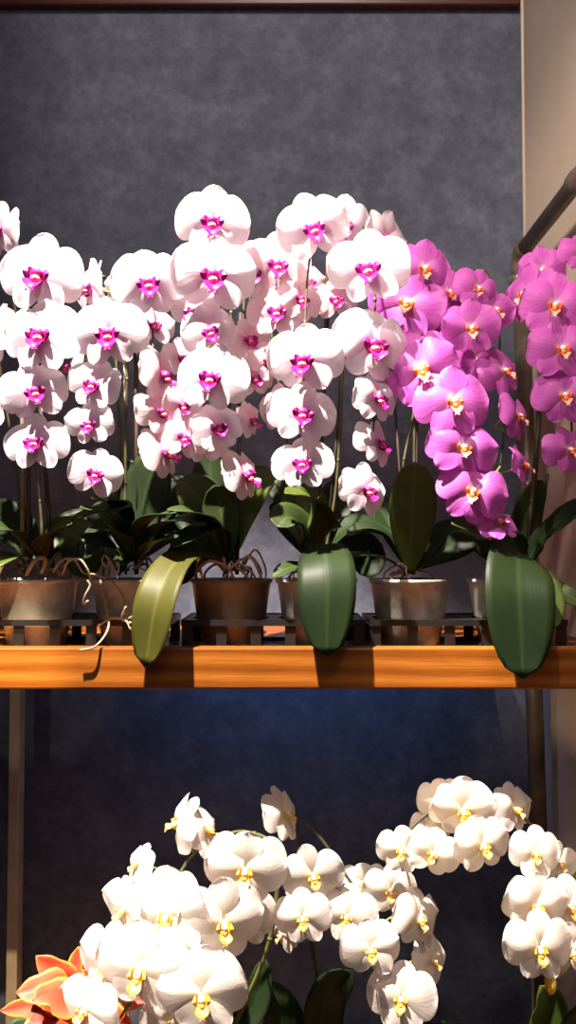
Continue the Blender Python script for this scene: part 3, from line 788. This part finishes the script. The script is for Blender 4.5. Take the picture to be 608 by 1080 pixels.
spike(l1, [(215,1180,1.15),(240,1100,1.14),(285,990,1.12),(290,900,1.12),(262,878,1.12),(230,884,1.11),(200,905,1.1),(178,950,1.08),(160,1000,1.06),(140,1050,1.05),(120,1085,1.05)], f, .0030, 'spike_green')
f = fl(l2, 'snow', [(332,930,68,0,0,4), (320,974,64,-.02,0,0), (366,972,68,0,-6,0,6), (392,1008,70,-.03,3,0), (412,945,58,.03,10,8), (444,975,64,.0,28,-2,8), (459,1018,58,.02,42,-8,10), (423,1060,76,-.03,0,-4), (304,862,66,.06,70,-20,16), (308,955,50,.05,-50,0), (296,990,44,.08,-60,0), (385,940,54,.06,0,10)], 1.07)
spike(l2, [(352,1190,1.22),(345,1100,1.21),(330,1000,1.2),(318,900,1.18),(310,862,1.16),(335,880,1.13),(370,930,1.12),(400,970,1.1),(420,1030,1.09)], f, .003, 'stem')
f = fl(l3, 'snow', [(489,862,78,0,0,6,6), (423,902,56,0,-18,4), (455,905,60,-.02,0,0,10), (512,898,68,-.03,0,2), (546,858,62,.04,35,-6,10), (566,905,60,.02,10,0), (567,962,72,-.02,-3,4), (571,1008,80,-.05,-3,4), (603,962,66,.0,20,0), (606,1010,70,-.02,20,0), (466,850,56,.04,-10,10), (455,880,50,.05,-5,0), (592,915,50,.04,20,0)], 1.07)
spike(l3, [(560,1190,1.22),(585,1120,1.2),(618,1040,1.17),(612,950,1.15),(580,890,1.13),(530,848,1.12),(480,840,1.12),(440,868,1.11),(422,890,1.1)], f, .003, 'stem')
# yellow bud with a green tip
mb = MB(); c = at(581, 1037, 1.08)
mb.ell((c.x, c.y, c.z), (.007,.008,.013), 0, 12, 8); mb.build('bud', M['yellow'], l3, True, l3.location)
mb = MB(); mb.tube(cr([at(583,1030,1.08), at(590,1028,1.08), at(600,1022,1.08)], 5), [.002,.003,.0034,.0034,.003,.003,.0024,.002,.0015,.001,.0005], 8); mb.build('bud_stalk', M['pedicel'], l3, True, l3.location)
leaf(l1, [(215,1170,1.16),(240,1100,1.16),(268,1060,1.17),(280,1010,1.18)], 30, 'leaf_dark', (0,-1,.2))
leaf(l1, [(215,1170,1.16),(170,1120,1.12),(130,1105,1.1),(90,1130,1.08)], 50, 'leaf_dark', (0,-.5,1))
leaf(l2, [(352,1170,1.22),(340,1100,1.2),(345,1050,1.18),(372,1024,1.16)], 46, 'leaf_dark', (.3,-1,.3))
leaf(l2, [(350,1170,1.22),(310,1110,1.2),(290,1060,1.19),(262,1050,1.18)], 46, 'leaf_dark', (0,-.8,.6))
leaf(l2, [(356,1170,1.22),(400,1120,1.18),(440,1100,1.15),(480,1110,1.12)], 50, 'leaf_dark', (0,-.6,1))
leaf(l3, [(560,1170,1.22),(575,1100,1.2),(580,1060,1.19),(570,1040,1.18)], 40, 'leaf_olive', (0,-1,.2))
leaf(l3, [(560,1170,1.22),(600,1110,1.18),(620,1075,1.16),(640,1060,1.14)], 44, 'leaf_dark', (0,-1,.4))
leaf(l3, [(558,1170,1.22),(510,1120,1.18),(480,1100,1.15),(450,1105,1.12)], 50, 'leaf_dark', (0,-.6,1))

# ------------------------------------------------------------------ poinsettia
PX = at(66, 1080, 1.10)
po = thing('potted_poinsettia', 'orange-coral poinsettia with yellow-green leaf edges at the lower left', 'poinsettia', (at(30,1080,1.2).x, 1.2, LZ+.0004))
def bract(pts, w, mat='bract', hint=(0,-1,.5), name='bract'):
    C_ = cr([at(*p) for p in pts], 8); n = 17
    idx = [C_[min(len(C_)-1, int(round(i*(len(C_)-1)/(n-1))))] for i in range(n)]
    W = w*pts[1][2]/F/2; h = Vector(hint).normalized(); P = []
    for i, p in enumerate(idx):
        u = i/(n-1); t = (idx[min(i+1, n-1)]-idx[max(i-1, 0)]).normalized(); sd = t.cross(h).normalized(); nn = sd.cross(t)
        ww = max(.0004, W*(math.sin(PI*u**.85)**.85)*(1+.12*math.sin(u*16)))
        P.append([p+sd*ww*v+nn*(abs(v)*ww*.25+.06*ww*math.sin(u*14+v*3)) for v in [-1+2*j/8 for j in range(9)]])
    mb = MB(); mb.grid(P); o = mb.build(name, M[mat], po, True, po.location); solid(o, .0006)
for pts, w, hi in (([(78,1062,1.08),(62,1030,1.05),(38,1008,1.04)], 34, (.2,-1,.3)),
                   ([(78,1066,1.07),(52,1046,1.03),(17,1047,1.02)], 42, (0,-1,.9)),
                   ([(76,1070,1.08),(40,1062,1.06),(0,1066,1.06)], 26, (0,-1,.4)),
                   ([(80,1060,1.09),(78,1030,1.09),(83,998,1.09)], 24, (0,-1,.2)),
                   ([(78,1072,1.06),(50,1078,1.02),(22,1105,1.0)], 44, (0,-1,.9)),
                   ([(80,1070,1.06),(74,1058,1.02),(50,1050,1.0),(34,1056,.99)], 36, (0,-1,1)),
                   ([(82,1070,1.07),(78,1085,1.02),(70,1110,1.0)], 42, (0,-1,.6)),
                   ([(84,1064,1.08),(120,1052,1.08),(156,1056,1.08)], 36, (0,-1,.6)),
                   ([(84,1066,1.08),(112,1070,1.07),(140,1084,1.06)], 36, (0,-1,.6)),
                   ([(82,1062,1.09),(100,1030,1.1),(108,1010,1.1)], 26, (0,-1,.3))):
    bract(pts, w, 'bract', hi)
for pts in ([(76,1080,1.1),(30,1090,1.08),(-10,1110,1.06)], [(80,1085,1.1),(110,1110,1.08),(140,1130,1.06)], [(78,1090,1.08),(70,1120,1.04),(60,1160,1.02)]):
    bract(pts, 44, 'leaf', (0,-1,.8), 'leaf')
mb = MB(); c = at(79, 1066, 1.075)
for a in range(7): mb.ell((c.x+.006*math.cos(a), c.y-.003+.004*math.sin(a*2), c.z+.006*math.sin(a)), (.003,.003,.004), 0, 8, 6)
mb.build('flower_centre', M['yellow'], po, True, po.location)
mb = MB(); e = at(79,1068,1.08)
mb.tube(cr([(po.location.x, 1.2, LZ+.09), (po.location.x+.01, 1.17, LZ+.17), tuple(e)], 6), .0032, 8); mb.build('stem', M['stem'], po, True, po.location)
pot(po, .055, .11, 'pot_brown')

# ------------------------------------------------------------------ lights
def spot(name, loc, tgt, watt, size, blend, rad, colr):
    l = bpy.data.lights.new(name, 'SPOT'); l.energy = watt; l.spot_size = R(size); l.spot_blend = blend; l.shadow_soft_size = rad; l.color = colr
    o = bpy.data.objects.new(name, l); col.objects.link(o); o.location = loc
    o.rotation_euler = (Vector(tgt)-Vector(loc)).to_track_quat('-Z', 'Y').to_euler(); return o
def area(name, loc, tgt, watt, sx, sy, colr):
    l = bpy.data.lights.new(name, 'AREA'); l.shape = 'RECTANGLE'; l.size = sx; l.size_y = sy; l.energy = watt; l.color = colr
    o = bpy.data.objects.new(name, l); col.objects.link(o); o.location = loc
    o.rotation_euler = (Vector(tgt)-Vector(loc)).to_track_quat('-Z', 'Y').to_euler(); return o
spot('key_spot', (-.36, .58, 1.48), (-.14, 1.02, .26), 820, 31, .55, .015, (1.0, .88, .78))
spot('low_spot', (-.38, .35, .50), (-.24, 1.04, -.46), 210, 19, .7, .015, (1.0, .88, .76))
spot('low_right_spot', (.12, .40, .50), (.18, 1.07, -.42), 13, 28, .8, .02, (1.0, .82, .68))
spot('right_spot', (.10, .52, 1.35), (.26, 1.08, .28), 54, 22, .7, .03, (1.0, .80, .70))
spot('shelf_spot', (-.35, .2, .9), (-.385, 1.07, -.15), 170, 12, .6, .01, (1.0, .80, .50))
area('room_fill', (-.1, -.5, .9), (0, 1.4, .2), 4, 1.2, .8, (.98, .90, .96))
spot('wall_wash', (.05, .2, 1.5), (.05, 1.55, .86), 78, 44, .5, .15, (1.0, .86, .76))
spot('corner_wash', (-.5, .3, .7), (.42, 1.25, .42), 72, 36, 1, .1, (1.0, .86, .74))
area('blue_fill', (.03, 1.38, -.17), (.03, 1.55, -.27), .30, .5, .03, (.12, .42, 1.0))
spot('warm_fill', (-.15, .6, -.25), (.418, 1.30, -.32), 10, 30, 1, .05, (1.0, .74, .44))
spot('post_spot', (-.58, .95, -.25), (-.46, 1.46, -.24), .9, 26, .3, .01, (1.0, .88, .72))
w = bpy.data.worlds.new('world'); scn.world = w; w.use_nodes = True
w.node_tree.nodes['Background'].inputs[0].default_value = (.5, .5, .6, 1); w.node_tree.nodes['Background'].inputs[1].default_value = .05
scn.view_settings.view_transform = 'Standard'; scn.view_settings.look = 'None'
scn.view_settings.exposure = 0; scn.view_settings.gamma = 1
scn.cycles.max_bounces = 6; scn.cycles.transparent_max_bounces = 12
